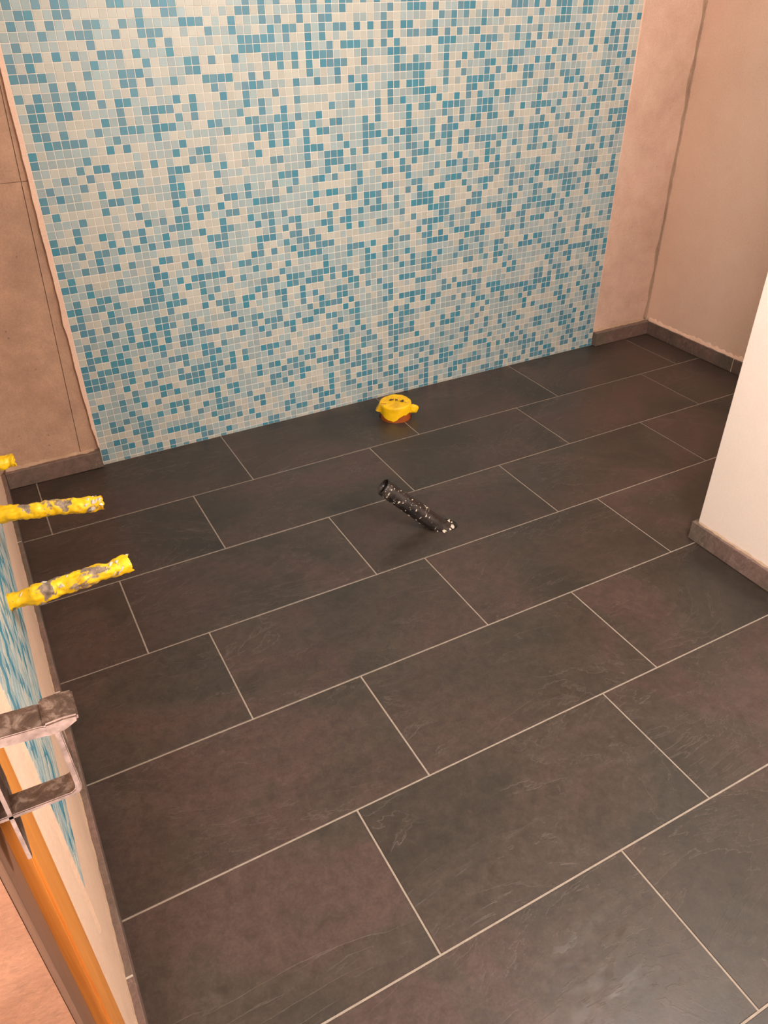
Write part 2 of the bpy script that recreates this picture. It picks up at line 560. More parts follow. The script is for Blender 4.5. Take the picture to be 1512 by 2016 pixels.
# dark blue tiles of the mosaic: their column numbers, row by row from the floor up
PATTERN = [
    [3, 6, 7, 8, 10, 12, 14, 15, 18, 25, 26, 27, 36, 42, 43, 44, 51, 54, 55, 57, 68, 69, 70, 71, 77, 81, 82, 88, 90, 91, 92],
    [0, 8, 10, 15, 16, 19, 26, 27, 34, 35, 36, 37, 43, 49, 50, 51, 53, 55, 57, 60, 63, 67, 68, 70, 71, 74, 75, 78, 79, 80, 82, 83, 92],
    [0, 3, 4, 6, 14, 15, 24, 29, 31, 32, 35, 38, 44, 46, 48, 49, 50, 54, 55, 60, 61, 63, 71, 72, 76, 78, 79, 81, 82, 85, 86, 88, 91],
    [2, 3, 6, 7, 10, 11, 12, 13, 14, 18, 19, 21, 23, 29, 30, 35, 36, 37, 42, 44, 45, 50, 55, 61, 62, 63, 64, 65, 66, 68, 71, 76, 79, 80, 85, 87, 92],
    [5, 6, 7, 17, 25, 30, 34, 35, 37, 40, 41, 47, 48, 49, 51, 52, 53, 55, 57, 58, 59, 65, 68, 75, 76, 77, 78, 81, 86, 87, 89, 90],
    [2, 3, 6, 7, 15, 18, 19, 20, 24, 25, 37, 40, 42, 43, 44, 46, 48, 49, 54, 55, 58, 59, 60, 68, 70, 72, 73, 74, 76, 78, 82, 86, 91],
    [2, 4, 6, 9, 11, 13, 16, 18, 19, 23, 30, 37, 40, 43, 46, 53, 56, 58, 59, 61, 62, 65, 66, 67, 73, 75, 84, 85, 87, 89, 91],
    [0, 5, 11, 12, 13, 18, 21, 27, 29, 32, 41, 42, 43, 45, 46, 48, 50, 54, 56, 63, 68, 74, 78, 79, 82, 84, 85, 86, 89],
    [0, 4, 7, 9, 15, 17, 18, 20, 21, 27, 28, 30, 32, 33, 37, 39, 40, 42, 43, 44, 46, 49, 51, 52, 53, 54, 55, 60, 63, 66, 71, 78, 79, 84, 87, 90],
    [1, 4, 6, 10, 12, 25, 29, 31, 32, 35, 36, 37, 38, 40, 42, 46, 48, 49, 58, 62, 63, 67, 70, 74, 81, 86],
    [6, 10, 11, 14, 15, 16, 18, 19, 25, 27, 28, 30, 31, 33, 34, 38, 40, 43, 49, 53, 64, 67, 70, 72, 73, 79, 80, 81, 84, 89, 91],
    [5, 8, 9, 13, 14, 15, 16, 18, 20, 21, 32, 34, 36, 40, 43, 44, 45, 48, 49, 50, 51, 52, 56, 58, 59, 60, 65, 75, 77, 83, 84, 89, 91],
    [0, 1, 2, 3, 6, 10, 13, 15, 16, 17, 18, 19, 21, 23, 27, 38, 39, 40, 44, 48, 49, 50, 52, 58, 60, 61, 66, 75, 82, 83, 85, 88, 89, 91, 92],
    [0, 1, 2, 5, 6, 8, 10, 14, 18, 21, 23, 26, 27, 28, 30, 34, 35, 39, 41, 43, 46, 47, 48, 50, 61, 64, 67, 70, 71, 74, 76, 79, 83, 87],
    [0, 2, 3, 4, 12, 13, 14, 17, 18, 19, 38, 42, 48, 50, 51, 52, 55, 65, 66, 70, 75, 76, 77, 79, 80, 88, 89, 91],
    [0, 1, 4, 5, 6, 8, 11, 17, 18, 20, 27, 31, 39, 42, 49, 51, 56, 60, 62, 64, 68, 69, 70, 71, 72, 73, 74, 75, 77, 78, 79, 80, 82, 83, 84, 88, 92],
    [1, 2, 3, 5, 10, 11, 14, 15, 23, 26, 28, 30, 31, 33, 34, 37, 38, 41, 42, 52, 54, 56, 57, 64, 67, 68, 69, 77, 78, 80, 82, 85, 87, 91],
    [1, 3, 6, 8, 9, 10, 12, 14, 15, 17, 18, 19, 21, 22, 25, 27, 28, 29, 32, 35, 36, 40, 42, 47, 48, 50, 51, 52, 53, 54, 58, 59, 61, 62, 63, 64, 65, 77, 78, 81, 82, 90],
    [1, 4, 7, 9, 10, 12, 16, 17, 23, 25, 26, 29, 34, 36, 37, 38, 39, 41, 48, 58, 60, 71, 72, 80, 84, 89, 90, 92],
    [2, 5, 7, 9, 11, 12, 13, 16, 22, 30, 33, 36, 39, 40, 47, 48, 53, 54, 55, 56, 62, 64, 65, 70, 72, 79, 80, 83, 84, 88, 89, 90, 92],
    [1, 2, 4, 7, 11, 12, 15, 21, 24, 30, 33, 35, 39, 40, 42, 44, 46, 50, 51, 52, 56, 57, 68, 71, 80, 81, 84, 85, 86, 87, 88, 92],
    [0, 1, 5, 6, 13, 18, 20, 21, 22, 24, 25, 27, 29, 30, 33, 41, 42, 54, 55, 62, 63, 66, 68, 69, 78, 79, 81, 82, 83, 89, 90, 91],
    [1, 5, 8, 9, 10, 11, 13, 14, 15, 19, 26, 27, 31, 32, 34, 35, 36, 38, 40, 41, 43, 44, 47, 50, 52, 54, 55, 56, 60, 65, 68, 70, 73, 74, 75, 77, 87, 89, 90, 91],
    [0, 1, 3, 4, 6, 10, 11, 12, 14, 18, 20, 27, 28, 29, 31, 32, 33, 35, 36, 37, 38, 40, 44, 49, 52, 55, 57, 61, 62, 65, 68, 69, 74, 76, 77, 80, 82, 85, 87, 88],
    [1, 4, 5, 11, 12, 16, 18, 22, 24, 30, 37, 44, 45, 47, 51, 61, 64, 70, 80, 85, 92],
    [3, 7, 8, 11, 13, 15, 17, 18, 19, 20, 21, 26, 28, 31, 37, 41, 44, 47, 48, 55, 56, 57, 58, 62, 63, 64, 65, 70, 71, 73, 81, 85, 87, 90, 92],
    [0, 1, 3, 7, 12, 13, 24, 25, 33, 34, 35, 36, 41, 42, 43, 45, 48, 50, 51, 54, 55, 57, 60, 61, 62, 65, 66, 73, 75, 76, 77, 80, 86, 87, 92],
    [1, 12, 16, 18, 20, 26, 27, 29, 32, 34, 36, 37, 38, 49, 53, 55, 59, 63, 69, 72, 73, 78, 81, 83],
    [0, 3, 5, 7, 9, 13, 14, 17, 27, 31, 33, 34, 35, 36, 54, 55, 56, 57, 59, 63, 64, 68, 69, 70, 73, 74, 76, 77, 78, 79, 81, 90, 91, 92],
    [0, 5, 21, 22, 27, 28, 29, 32, 33, 35, 38, 41, 43, 46, 47, 52, 57, 58, 61, 66, 67, 68, 70, 74, 75, 76, 79, 82, 86, 92],
    [3, 5, 6, 8, 10, 12, 14, 16, 17, 20, 21, 22, 29, 31, 33, 37, 38, 40, 41, 50, 55, 56, 57, 58, 62, 63, 64, 70, 71, 75, 78, 81, 82, 83, 86],
    [0, 1, 2, 7, 11, 14, 19, 22, 23, 27, 29, 32, 33, 38, 41, 43, 45, 46, 47, 49, 52, 53, 54, 55, 57, 58, 63, 64, 68, 72, 75, 76, 81, 82, 84, 89, 90],
    [0, 3, 6, 9, 11, 15, 16, 17, 22, 26, 28, 29, 31, 36, 39, 44, 46, 49, 53, 54, 55, 62, 65, 70, 74, 78, 79, 80, 81, 82, 83, 85, 86, 88, 91],
    [3, 12, 14, 16, 17, 19, 23, 24, 35, 41, 42, 44, 45, 46, 51, 53, 56, 57, 61, 64, 65, 66, 70, 71, 72, 75, 77, 78, 79, 81, 86, 91],
    [4, 11, 17, 19, 20, 22, 27, 28, 29, 30, 36, 38, 39, 42, 47, 48, 52, 53, 58, 59, 60, 67, 70, 74, 75, 79, 83, 85, 86, 87, 91],
    [1, 7, 16, 23, 24, 26, 32, 43, 51, 55, 61, 63, 66, 67, 69, 75],
    [0, 8, 9, 11, 16, 17, 19, 22, 26, 30, 33, 36, 37, 39, 43, 47, 48, 50, 51, 56, 58, 59, 61, 63, 65, 67, 71, 78, 83, 85, 86, 88, 90],
    [0, 2, 7, 11, 16, 17, 31, 32, 33, 38, 41, 42, 46, 50, 52, 60, 65, 66, 73, 74, 76, 78, 88, 90],
    [1, 5, 9, 16, 22, 35, 38, 39, 40, 47, 49, 52, 53, 54, 58, 65, 67, 70, 74, 77, 81, 86, 91],
    [3, 6, 9, 10, 11, 12, 16, 17, 18, 23, 30, 31, 35, 38, 39, 40, 42, 44, 51, 52, 54, 56, 58, 60, 61, 63, 64, 65, 66, 68, 74, 79, 80, 81, 85, 86, 90, 91, 92],
    [5, 7, 8, 14, 19, 21, 28, 35, 36, 37, 41, 44, 47, 49, 51, 55, 57, 58, 61, 67, 68, 71, 73, 74, 75, 76, 85, 89, 91, 92],
    [0, 6, 17, 20, 21, 27, 30, 32, 35, 40, 44, 45, 46, 48, 50, 51, 52, 55, 57, 58, 59, 63, 75, 78, 80, 83, 86, 89, 90, 91, 92],
    [0, 9, 11, 18, 28, 30, 32, 35, 37, 38, 44, 45, 51, 55, 58, 60, 62, 63, 65, 66, 69, 74, 77, 82, 85, 86, 92],
    [2, 3, 4, 5, 6, 10, 15, 24, 28, 29, 30, 32, 33, 36, 39, 40, 44, 46, 51, 57, 60, 63, 64, 65, 71, 73, 74, 75, 76, 78, 83, 86, 87, 89, 91],
    [1, 2, 4, 8, 11, 12, 13, 15, 16, 17, 22, 23, 27, 28, 31, 32, 34, 37, 46, 51, 53, 54, 57, 58, 59, 60, 63, 64, 65, 68, 74, 79, 81, 85, 89],
    [1, 9, 11, 15, 18, 20, 26, 29, 32, 39, 42, 46, 48, 50, 54, 56, 59, 61, 63, 66, 68, 69, 74, 75, 83, 86, 90, 92],
    [1, 2, 4, 5, 11, 14, 15, 16, 17, 20, 27, 29, 34, 48, 52, 53, 54, 55, 61, 62, 65, 71, 75, 79, 80, 82, 86, 89, 90],
    [1, 2, 4, 6, 9, 11, 12, 18, 20, 24, 27, 31, 43, 44, 48, 49, 51, 52, 53, 57, 61, 62, 63, 64, 65, 71, 72, 78, 79, 81, 87, 89],
    [0, 2, 4, 6, 7, 8, 13, 23, 27, 28, 29, 34, 37, 40, 42, 44, 52, 53, 57, 60, 64, 66, 68, 69, 71, 72, 75, 76, 86, 87, 91],
    [4, 6, 12, 13, 15, 18, 22, 23, 24, 25, 28, 30, 36, 40, 49, 50, 51, 52, 53, 54, 57, 59, 64, 65, 68, 73, 75, 78, 80, 89, 90, 92],
    [0, 1, 2, 3, 8, 12, 13, 14, 20, 21, 32, 34, 36, 38, 39, 40, 41, 44, 49, 52, 57, 60, 62, 63, 68, 69, 70, 76, 84, 87, 88, 90],
    [0, 2, 9, 15, 20, 21, 23, 26, 30, 31, 32, 34, 36, 37, 38, 39, 44, 48, 49, 50, 54, 57, 62, 64, 71, 72, 77, 79, 83, 86, 88, 90],
    [0, 2, 3, 5, 7, 10, 11, 12, 14, 18, 27, 28, 29, 36, 39, 41, 42, 43, 45, 47, 49, 56, 57, 58, 63, 64, 65, 69, 71, 73, 75, 81, 83, 87, 88, 90],
    [1, 9, 16, 18, 27, 28, 29, 30, 31, 33, 36, 38, 48, 51, 52, 54, 55, 57, 59, 61, 62, 69, 73, 80, 82, 87],
    [4, 7, 8, 9, 12, 15, 16, 17, 23, 26, 31, 33, 34, 36, 38, 40, 41, 43, 45, 47, 48, 50, 51, 55, 58, 63, 71, 76, 77, 78, 88, 89, 90, 92],
    [1, 3, 5, 9, 10, 13, 15, 20, 21, 22, 26, 30, 32, 35, 38, 39, 47, 56, 58, 60, 63, 65, 67, 73, 77, 78, 81, 82, 86, 87, 89],
    [2, 3, 6, 7, 15, 18, 19, 27, 28, 30, 35, 37, 39, 41, 48, 51, 52, 53, 55, 59, 60, 61, 68, 69, 70, 72, 74, 76, 77, 78, 81, 82, 90],
    [1, 4, 6, 7, 12, 13, 17, 18, 19, 28, 30, 32, 35, 37, 39, 41, 42, 44, 46, 50, 51, 52],
    [1, 4],
]
NC, NR = 93, 111
prng = random.Random(5)


def pattern(nc, nr, rows, rg):
    g = [[0] * nc for _ in range(nr)]
    for j in range(nr):
        if j < len(rows):
            for i in rows[j]:
                g[j][i] = 2
        else:
            for i in range(nc):
                p = 0.24
                if i and g[j][i - 1] == 2:
                    p += 0.16
                if j and g[j - 1][i] == 2:
                    p += 0.08
                g[j][i] = 2 if rg.random() < p * 0.82 else 0
        for i in range(nc):
            if g[j][i] == 2:
                continue
            p = 0.46
            if i and g[j][i - 1] == 1:
                p += 0.20
            elif i and g[j][i - 1] == 0:
                p -= 0.04
            if j and g[j - 1][i] == 1:
                p += 0.08
            g[j][i] = 1 if rg.random() < p else 0
    return g


MATS = [M['cream'], M['pale'], M['blue']]
TH, CH, TD = 0.01015, 0.0007, 0.0038   # half tile, edge round, depth


def tile_vf(to_world, cu, cv, base, hu0=-TH, hu1=TH, hv0=-TH, hv1=TH):
    v = []
    for e, d in ((CH, 0.0), (0, CH * 0.9), (0, TD)):
        for a, b in ((hu0 + e, hv0 + e), (hu1 - e, hv0 + e), (hu1 - e, hv1 - e), (hu0 + e, hv1 - e)):
            v.append(to_world(cu + a, cv + b, d))
    f = [(0, 1, 2, 3)]
    for i in range(4):
        j = (i + 1) % 4
        f += [(4 + i, 4 + j, j, i), (8 + i, 8 + j, 4 + j, 4 + i)]
    return v, [tuple(q + base for q in x) for x in f]


def build_mosaic(wall, g, nc, nr, u0, v0, to_world, floor_v=None):
    cells = []
    for j in range(nr):
        for i in range(nc):
            cu, cv = u0 + (i + .5) * PT, v0 + (j + .5) * PT
            q = [project(to_world(cu + a, cv + b, 0)) for a, b in ((-TH, -TH), (TH, -TH), (TH, TH), (-TH, TH))]
            ar = 0
            if all(q) and all(-2 < x < 1514 and -2 < y < 2018 for x, y in q):
                ar = abs(sum(q[k][0] * q[(k + 1) % 4][1] - q[(k + 1) % 4][0] * q[k][1] for k in range(4))) / 2
            cells.append((ar, i, j, cu, cv))
    big = sorted(cells, key=lambda c: -c[0])[:300]
    bigset = {(c[1], c[2]) for c in big if c[0] > 0}
    # shared meshes, one per colour
    shared = []
    for m_ in MATS:
        o0 = Vector(to_world(0, 0, 0))
        v, f = tile_vf(lambda a, b, d: tuple(Vector(to_world(a, b, d)) - o0), 0, 0, 0)
        me = bpy.data.meshes.new('mosaic_tile')
        me.from_pydata(v, [], f)
        me.materials.append(m_)
        shared.append(me)
    vs_, fs, mi = [], [], []
    for ar, i, j, cu, cv in cells:
        cu += prng.uniform(-0.0002, 0.0002)
        cv += prng.uniform(-0.0002, 0.0002)
        if (i, j) in bigset:
            link_mesh('mosaic_tile', shared[g[j][i]], wall, to_world(cu, cv, prng.uniform(0, 0.0002)))
            continue
        lo = -TH
        if floor_v is not None and cv - TH < floor_v:
            lo = floor_v - cv
            if lo > TH - 0.002:
                continue
        v, f = tile_vf(to_world, cu, cv, len(vs_), hv0=lo)
        vs_ += v
        fs += f
        mi += [g[j][i]] * len(f)
    o = mesh_obj('mosaic_tiles', vs_, fs, None, wall, mi=mi, mats=MATS)
    o['kind'] = 'stuff'


G1 = pattern(NC, NR, PATTERN, prng)
build_mosaic(wall_back, G1, NC, NR, MX0, MZ0, lambda u, v, d: (u, d, v), 0.0008)
MX1 = MX0 + NC * PT
box('mosaic_grout', MX0 - 0.0012, MX1 + 0.0008, 0.0008, YC + 0.006, 0.0, ZC, M['mgrout'], wall_back)

# light plaster edge left of the mosaic, ragged, ending above the skirting
n = 70
pa, pb = [], []
for i in range(n + 1):
    z = 0.066 + (ZC - 0.066) * i / n
    wdt = 0.0125 if z > 0.30 else 0.0075 + 0.004 * max(0, z - 0.07) / 0.23
    wdt += rnd.uniform(-0.0012, 0.0012)
    if i in (0, 1):
        wdt *= 0.5
    if abs(z - 0.47) < 0.02:
        wdt += 0.003
    pa.append((MX0 - 0.0012 - wdt, z))
    pb.append((MX0 - 0.0008, z))
structure(ragged_sheet('trim_1', pa, pb, 0.0006, YC + 0.006, M['strip']))
pa, pb = [], []
for i in range(n + 1):
    z = 0.058 + (ZC - 0.058) * i / n
    wdt = 0.0012 + (0.0045 * min(1, max(0, (z - 0.86) / 0.15))) + rnd.uniform(-0.0006, 0.0008)
    pa.append((MX1 + 0.0005, z))
    pb.append((MX1 + 0.0005 + max(0.0006, wdt), z))
structure(ragged_sheet('trim_2', pa, pb, 0.0006, YC + 0.006, M['strip']))

# ------------------------------------------------------------------ right wall, partition, front wall, ceiling
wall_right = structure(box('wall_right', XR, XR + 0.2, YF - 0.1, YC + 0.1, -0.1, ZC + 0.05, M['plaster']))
wall_partition = structure(bevel_box('wall_partition', PX, PX + 0.115, YF, PY, -0.02, ZC, M['white'], None, 0.002, 2))
structure(box('wall_front', 0.3, XR + 0.2, YF - 0.2, YF, -0.1, ZC + 0.05, M['white']))
structure(box('ceiling', -1.6, XR + 0.3, -4.2, 0.3, ZC, ZC + 0.15, M['white']))
# ragged strip in the back right corner, a groove shadow put into its colour
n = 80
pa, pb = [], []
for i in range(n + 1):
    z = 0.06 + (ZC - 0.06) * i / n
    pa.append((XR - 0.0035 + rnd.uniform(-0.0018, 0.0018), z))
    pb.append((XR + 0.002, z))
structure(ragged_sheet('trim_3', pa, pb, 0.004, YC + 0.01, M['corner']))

# ------------------------------------------------------------------ left wall with doorway
YJ = -1.790                    # plaster ends, door frame begins
YS, YR = -1.865, -1.909        # frame step, masonry reveal
YD = -2.86                     # far side of the doorway
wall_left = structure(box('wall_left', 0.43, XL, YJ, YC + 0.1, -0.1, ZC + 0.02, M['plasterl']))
# masonry beside and above the opening
structure(box('wall_doorside', 0.43, XL, YF - 0.1, YD, -0.1, ZC + 0.02, M['plaster']))
structure(box('wall_lintel', 0.43, XL, YD, YJ, 2.06, ZC + 0.02, M['plaster']))
structure(box('wall_reveal', 0.43, 0.6545, YR, YJ + 0.001, -0.1, 2.06, M['salmon']))
# left mosaic field
LZ0, LY1 = 0.377, -1.692
nl_u, nl_v = 62, 76
G2 = pattern(nl_u, nl_v, [], random.Random(8))
XM = XL + 0.004
build_mosaic(wall_left, G2, nl_u, nl_v, -LY1 - nl_u * PT, LZ0, lambda u, v, d: (XM - d, -u, v))
box('mosaic_grout', XL - 0.002, XM - 0.0007, LY1 - 0.001, LY1 + nl_u * PT + 0.001, LZ0 - 0.001, LZ0 + nl_v * PT, M['mgrout'], wall_left)
# plaster rim along the near edge and under the mosaic
pa, pb = [], []
n = 60
v, f = [], []
for i in range(n + 1):
    z = LZ0 - 0.09 + (ZC - LZ0 + 0.09) * i / n
    yy = LY1 - 0.004 + rnd.uniform(-0.0012, 0.0012)
    v += [(XL - 0.001, yy - 0.006, z), (XL + 0.0035, yy, z), (XL + 0.0035, LY1 - 0.0005, z)]
for i in range(n):
    a, b = 3 * i, 3 * i + 3
    f += [(a, a + 1, b + 1, b), (a + 1, a + 2, b + 2, b + 1)]
mesh_obj('plaster_rim', v, f, M['plasterl'], wall_left)

# ------------------------------------------------------------------ door frame
door = structure(bevel_box('door_1', 0.655, XL + 0.0005, YS, YJ - 0.0005, -0.02, 2.06, M['wood'], None, 0.0025, 2))
bevel_box('frame_rebate', 0.655, 0.660, YR - 0.0008, YS - 0.0003, -0.02, 2.06, M['woodd'], door, 0.001).location -= door.location

# ------------------------------------------------------------------ hallway beyond the doorway
structure(box('floor_hallway', -1.5, 0.44, -4.1, -1.0, -0.12, -0.004, M['screed']))
structure(box('wall_hallway_far', -1.6, -1.4, -4.1, -1.0, -0.1, ZC + 0.02, M['hall']))
structure(box('wall_hallway_end', -1.5, 0.43, -1.15, -1.0, -0.1, ZC + 0.02, M['hall']))
structure(box('wall_hallway_front', -1.5, 0.43, -4.1, -3.95, -0.1, ZC + 0.02, M['hall']))
structure(box('wall_hallway_side', 0.30, 0.43, -4.0, YF - 0.05, -0.1, ZC + 0.02, M['hall']))

# ------------------------------------------------------------------ skirting (slate strips, each piece its own)
BH = 0.057


def skirting(name, pieces):
    e = structure(empty(name, (0, 0, 0)))
    for (x0, x1, y0, y1) in pieces:
        bevel_box('skirting_tile', x0, x1, y0, y1, 0.0012, BH, M['skirt'], e, 0.0012)
    for (x0, x1, y0, y1), (x2, x3, y2, y3) in zip(pieces, pieces[1:]):
        if abs(y0 - y3) < 0.01 and abs(x0 - x2) < 1e-6:      # filler in the joint between two pieces
            box('joint_filler', x0 + 0.0012, x1 - 0.0012, y3 - 0.001, y0 + 0.001, 0.0012, BH - 0.001, M['flake'], e)
        elif abs(y1 - y2) < 0.01 and abs(x0 - x2) < 1e-6:
            box('joint_filler', x0 + 0.0012, x1 - 0.0012, y1 - 0.001, y2 + 0.001, 0.0012, BH - 0.001, M['flake'], e)
    return e


bl = skirting('baseboard_left', [(XL - 0.002, 0.685, a, b) for a, b in ((-0.3965, -0.012), (-0.9995, -0.3995), (-1.6425, -1.0025), (YJ, -1.6455))])
bb = skirting('baseboard_back', [(0.6855, MX0 - 0.002, -0.0135, YC + 0.002), (MX1 + 0.004, XR - 0.0125, -0.021, YC + 0.002)])
br = skirting('baseboard_right', [(3.298, XR + 0.002, a, b) for a, b in ((-0.4775, -0.002), (-1.0805, -0.4805), (-1.6835, -1.0835))])
bp = skirting('baseboard_partition', [(2.3215, PX + 0.001, -1.794, -1.194), (2.3215, PX + 0.001, -2.397, -1.797), (2.3215, PX + 0.001, YF, -2.4),
                                      (PX + 0.0015, PX + 0.126, PY + 0.0005, -1.1935)])


def bead(name, pts, w_, h, mat, parent, side):
    """ragged mortar bead lying along a polyline of points on top of a skirting, against the wall"""
    v, f = [], []
    for i, p in enumerate(pts):
        wd = w_ * rnd.uniform(0.5, 1.2)
        hh = h * rnd.uniform(0.3, 1.2)
        p = Vector(p)
        s = Vector(side)
        v += [tuple(p + s * wd), tuple(p + s * wd * 0.6 + Vector((0, 0, hh * .6))), tuple(p - s * 0.001 + Vector((0, 0, hh)))]
    for i in range(len(pts) - 1):
        a, b = 3 * i, 3 * i + 3
        f += [(a, b, b + 1, a + 1), (a + 1, b + 1, b + 2, a + 2)]
    return mesh_obj(name, v, f, mat, parent, smooth=True)


bead('mortar_bead', [(XR - 0.0005, -0.01 - i * 0.012, BH) for i in range(90)], 0.008, 0.016, M['strip'], br, (-1, 0, 0))
bead('mortar_bead', [(MX1 + 0.006 + i * 0.012, YC - 0.003, BH) for i in range(25)], 0.010, 0.008, M['mortar'], bb, (0, -1, 0))
bead('mortar_bead', [(0.69 + i * 0.012, YC - 0.001, BH) for i in range(23)], 0.014, 0.007, M['mortar'], bb, (0, -1, 0))
bead('mortar_bead', [(XL + 0.0005, -0.02 - i * 0.015, BH) for i in range(118)], 0.0022, 0.005, M['mortar'], bl, (1, 0, 0))
bead('mortar_bead', [(PX + 0.0005, PY - 0.004 - i * 0.012, BH) for i in range(60)], 0.005, 0.006, M['mortar'], bp, (-1, 0, 0))

# ------------------------------------------------------------------ black drain pipe leaning out of the floor


def tube_rings(p0, p1, prof, nseg, wob=0.0, seed=0.0, freq=60):
    """rings of points along p0-p1, prof = list of (t, radius)"""
    a, u, v_ = frame_of(p1 - p0)
    rings = []
    for t, r in prof:
        c = p0.lerp(p1, t)
        ring = []
        for i in range(nseg):
            an = 2 * PI * i / nseg
            dr = u * math.cos(an) + v_ * math.sin(an)
            p = c + dr * r
            if wob:
                p += dr * wob * noise.noise(p * freq + Vector((seed, seed * 2, 0)))
                p += dr * wob * 0.6 * noise.noise(p * freq * 2.7 + Vector((seed, 0, 3)))
            ring.append(tuple(p))
        rings.append(ring)
    return rings


def rings_mesh(name, rings, mat, parent, loc, cap0=False, cap1=False, smooth=True):
    n = len(rings[0])
    v = [tuple(Vector(p) - Vector(loc)) for r in rings for p in r]
    f = []
    for k in range(len(rings) - 1):
        for i in range(n):
            j = (i + 1) % n
            f.append((k * n + i, k * n + j, (k + 1) * n + j, (k + 1) * n + i))
    if cap0:
        f.append(tuple(range(n - 1, -1, -1)))
    if cap1:
        b = (len(rings) - 1) * n
        f.append(tuple(range(b, b + n)))
    o = mesh_obj(name, v, f, mat, None, smooth=smooth)
    if parent:
        o.parent = parent
    else:
        o.location = loc
    return o


def flakes(name, spots, mat, parent, loc, rg, size):
    """small flat crusts of dried plaster, each a little irregular dome on (point, normal)"""
    v, f = [], []
    for p, nrm in spots:
        a, u, v_ = frame_of(nrm)
        b = len(v)
        k = 9
        s = size * rg.uniform(0.35, 1.6)
        st = rg.uniform(0.22, 0.9)
        v.append(tuple(p + a * s * 0.30 - Vector(loc)))
        for i in range(k):
            t = 2 * PI * i / k
            rr = s * rg.uniform(0.35, 1.3)
            v.append(tuple(p + u * rr * math.cos(t) + v_ * rr * st * math.sin(t) - a * 0.0003 - Vector(loc)))
        for i in range(k):
            f.append((b, b + 1 + i, b + 1 + (i + 1) % k))
    o = mesh_obj(name, v, f, mat, parent)
    o['kind'] = 'stuff'
    return o


RP = 0.0248
pipe = tag(empty('drain_pipe', P_FOOT), 'black plastic drain pipe spattered with plaster, slanting up out of the slate floor', 'pipe')
plen = (P_TOP - P_FOOT).length
pbase = P_FOOT - P_AX * 0.045
prof = [(0, RP), (0.98, RP), (1, RP - 0.0005), (1, RP - 0.0022), (0.93, RP - 0.0024)]
rings_mesh('tube', tube_rings(pbase, P_TOP, prof, 48), M['black'], pipe, P_FOOT)
rings_mesh('bore', tube_rings(pbase, P_TOP, [(0.93, RP - 0.0024), (0.6, RP - 0.0024)], 48), M['blackin'], pipe, P_FOOT, cap1=True)
rg = random.Random(21)
a_, u_, w_ = frame_of(P_AX)
spots = []
for i in range(46):
    t = rg.uniform(0.16, 0.99)
    an = rg.gauss(0.0, 1.3)
    up = (Vector((0.2, -0.5, 1)) - P_AX * P_AX.dot(Vector((0.2, -0.5, 1)))).normalized()
    sd = P_AX.cross(up)
    nn = up * math.cos(an) + sd * math.sin(an)
    spots.append((P_FOOT.lerp(P_TOP, t) + nn * RP, nn))
flakes('plaster_splash', spots, M['flake'], pipe, P_FOOT, rg, 0.0035)
# lump of mortar at the foot
spots = [(P_FOOT + Vector((0.012 + 0.030 * math.cos(t), 0.027 * math.sin(t) - 0.002, 0.001)), Vector((0.3, -0.2, 1))) for t in (-2.6, -1.9, -1.3, -0.8, -0.4, 0.0, 0.4)]
flakes('mortar_lump', spots, M['flake'], pipe, P_FOOT, rg, 0.006)

# ------------------------------------------------------------------ orange drain stub capped with yellow tape
can = tag(empty('drain_stub', CAN), 'round orange drain stub capped with yellow tape in front of the mosaic', 'drain pipe')
RC, HC = 0.0550, 0.056
prof_c = [(-0.03, RC), (0.002, RC), (0.030, RC), (HC - 0.004, RC + 0.0005), (HC - 0.001, RC - 0.002), (HC - 0.001, RC - 0.02)]
rings = []
for z, r in prof_c:
    rings.append([(CAN.x + r * math.cos(2 * PI * i / 56), CAN.y + r * math.sin(2 * PI * i / 56), z) for i in range(56)])
rings_mesh('pipe_wall', rings, M['orange'], can, CAN)
FR = math.atan2(-0.88, -0.48)      # towards the viewer's side
DRAPE = [(-180, .034), (-130, .036), (-100, .030), (-88, .026), (-74, .029), (-62, .022), (-45, .018), (-25, .011), (-8, .005), (4, .011), (12, .021),
         (28, .028), (40, .024), (58, .030), (72, .022), (88, .018), (110, .026), (150, .032), (180, .034)]


def drape(ph):
    for (a, za), (b, zb) in zip(DRAPE, DRAPE[1:]):
        if a <= ph <= b:
            return za + (zb - za) * (ph - a) / (b - a)
    return .03


nseg, rings = 96, []
radii = [0.004, 0.014, 0.026, 0.038, 0.047, 0.053]
for r in radii:
    ring = []
    for i in range(nseg):
        t = 2 * PI * i / nseg
        p = Vector((CAN.x + r * math.cos(t), CAN.y + r * math.sin(t), HC + 0.0015))
        p.z += 0.0045 * noise.noise(p * 45) + 0.0025 * noise.noise(p * 130) - 0.003 * (1 - r / 0.053)
        ring.append(tuple(p))
    rings.append(ring)
for s in (0.0, 0.12, 0.3, 0.5, 0.75, 1.0):
    ring = []
    for i in range(nseg):
        t = 2 * PI * i / nseg
        ph = math.degrees((FR - t + PI) % (2 * PI) - PI)   # 0 = front, negative = left in view
        ph = -ph
        zb = drape(ph)
        z = (HC - 0.001) + (zb - HC + 0.001) * s
        fl = 0.0012 + 0.0045 * s * (0.5 + 0.5 * math.sin(7 * t + 1.3)) + (0.010 * s if -100 < ph < -70 else 0)
        p = Vector((CAN.x, CAN.y, z)) + Vector((math.cos(t), math.sin(t), 0)) * (RC + fl)
        p += Vector((math.cos(t), math.sin(t), 0)) * 0.0018 * noise.noise(p * 90)
        ring.append(tuple(p))
    rings.append(ring)
rings_mesh('tape_cover', rings, M['tape'], can, CAN, cap0=True)
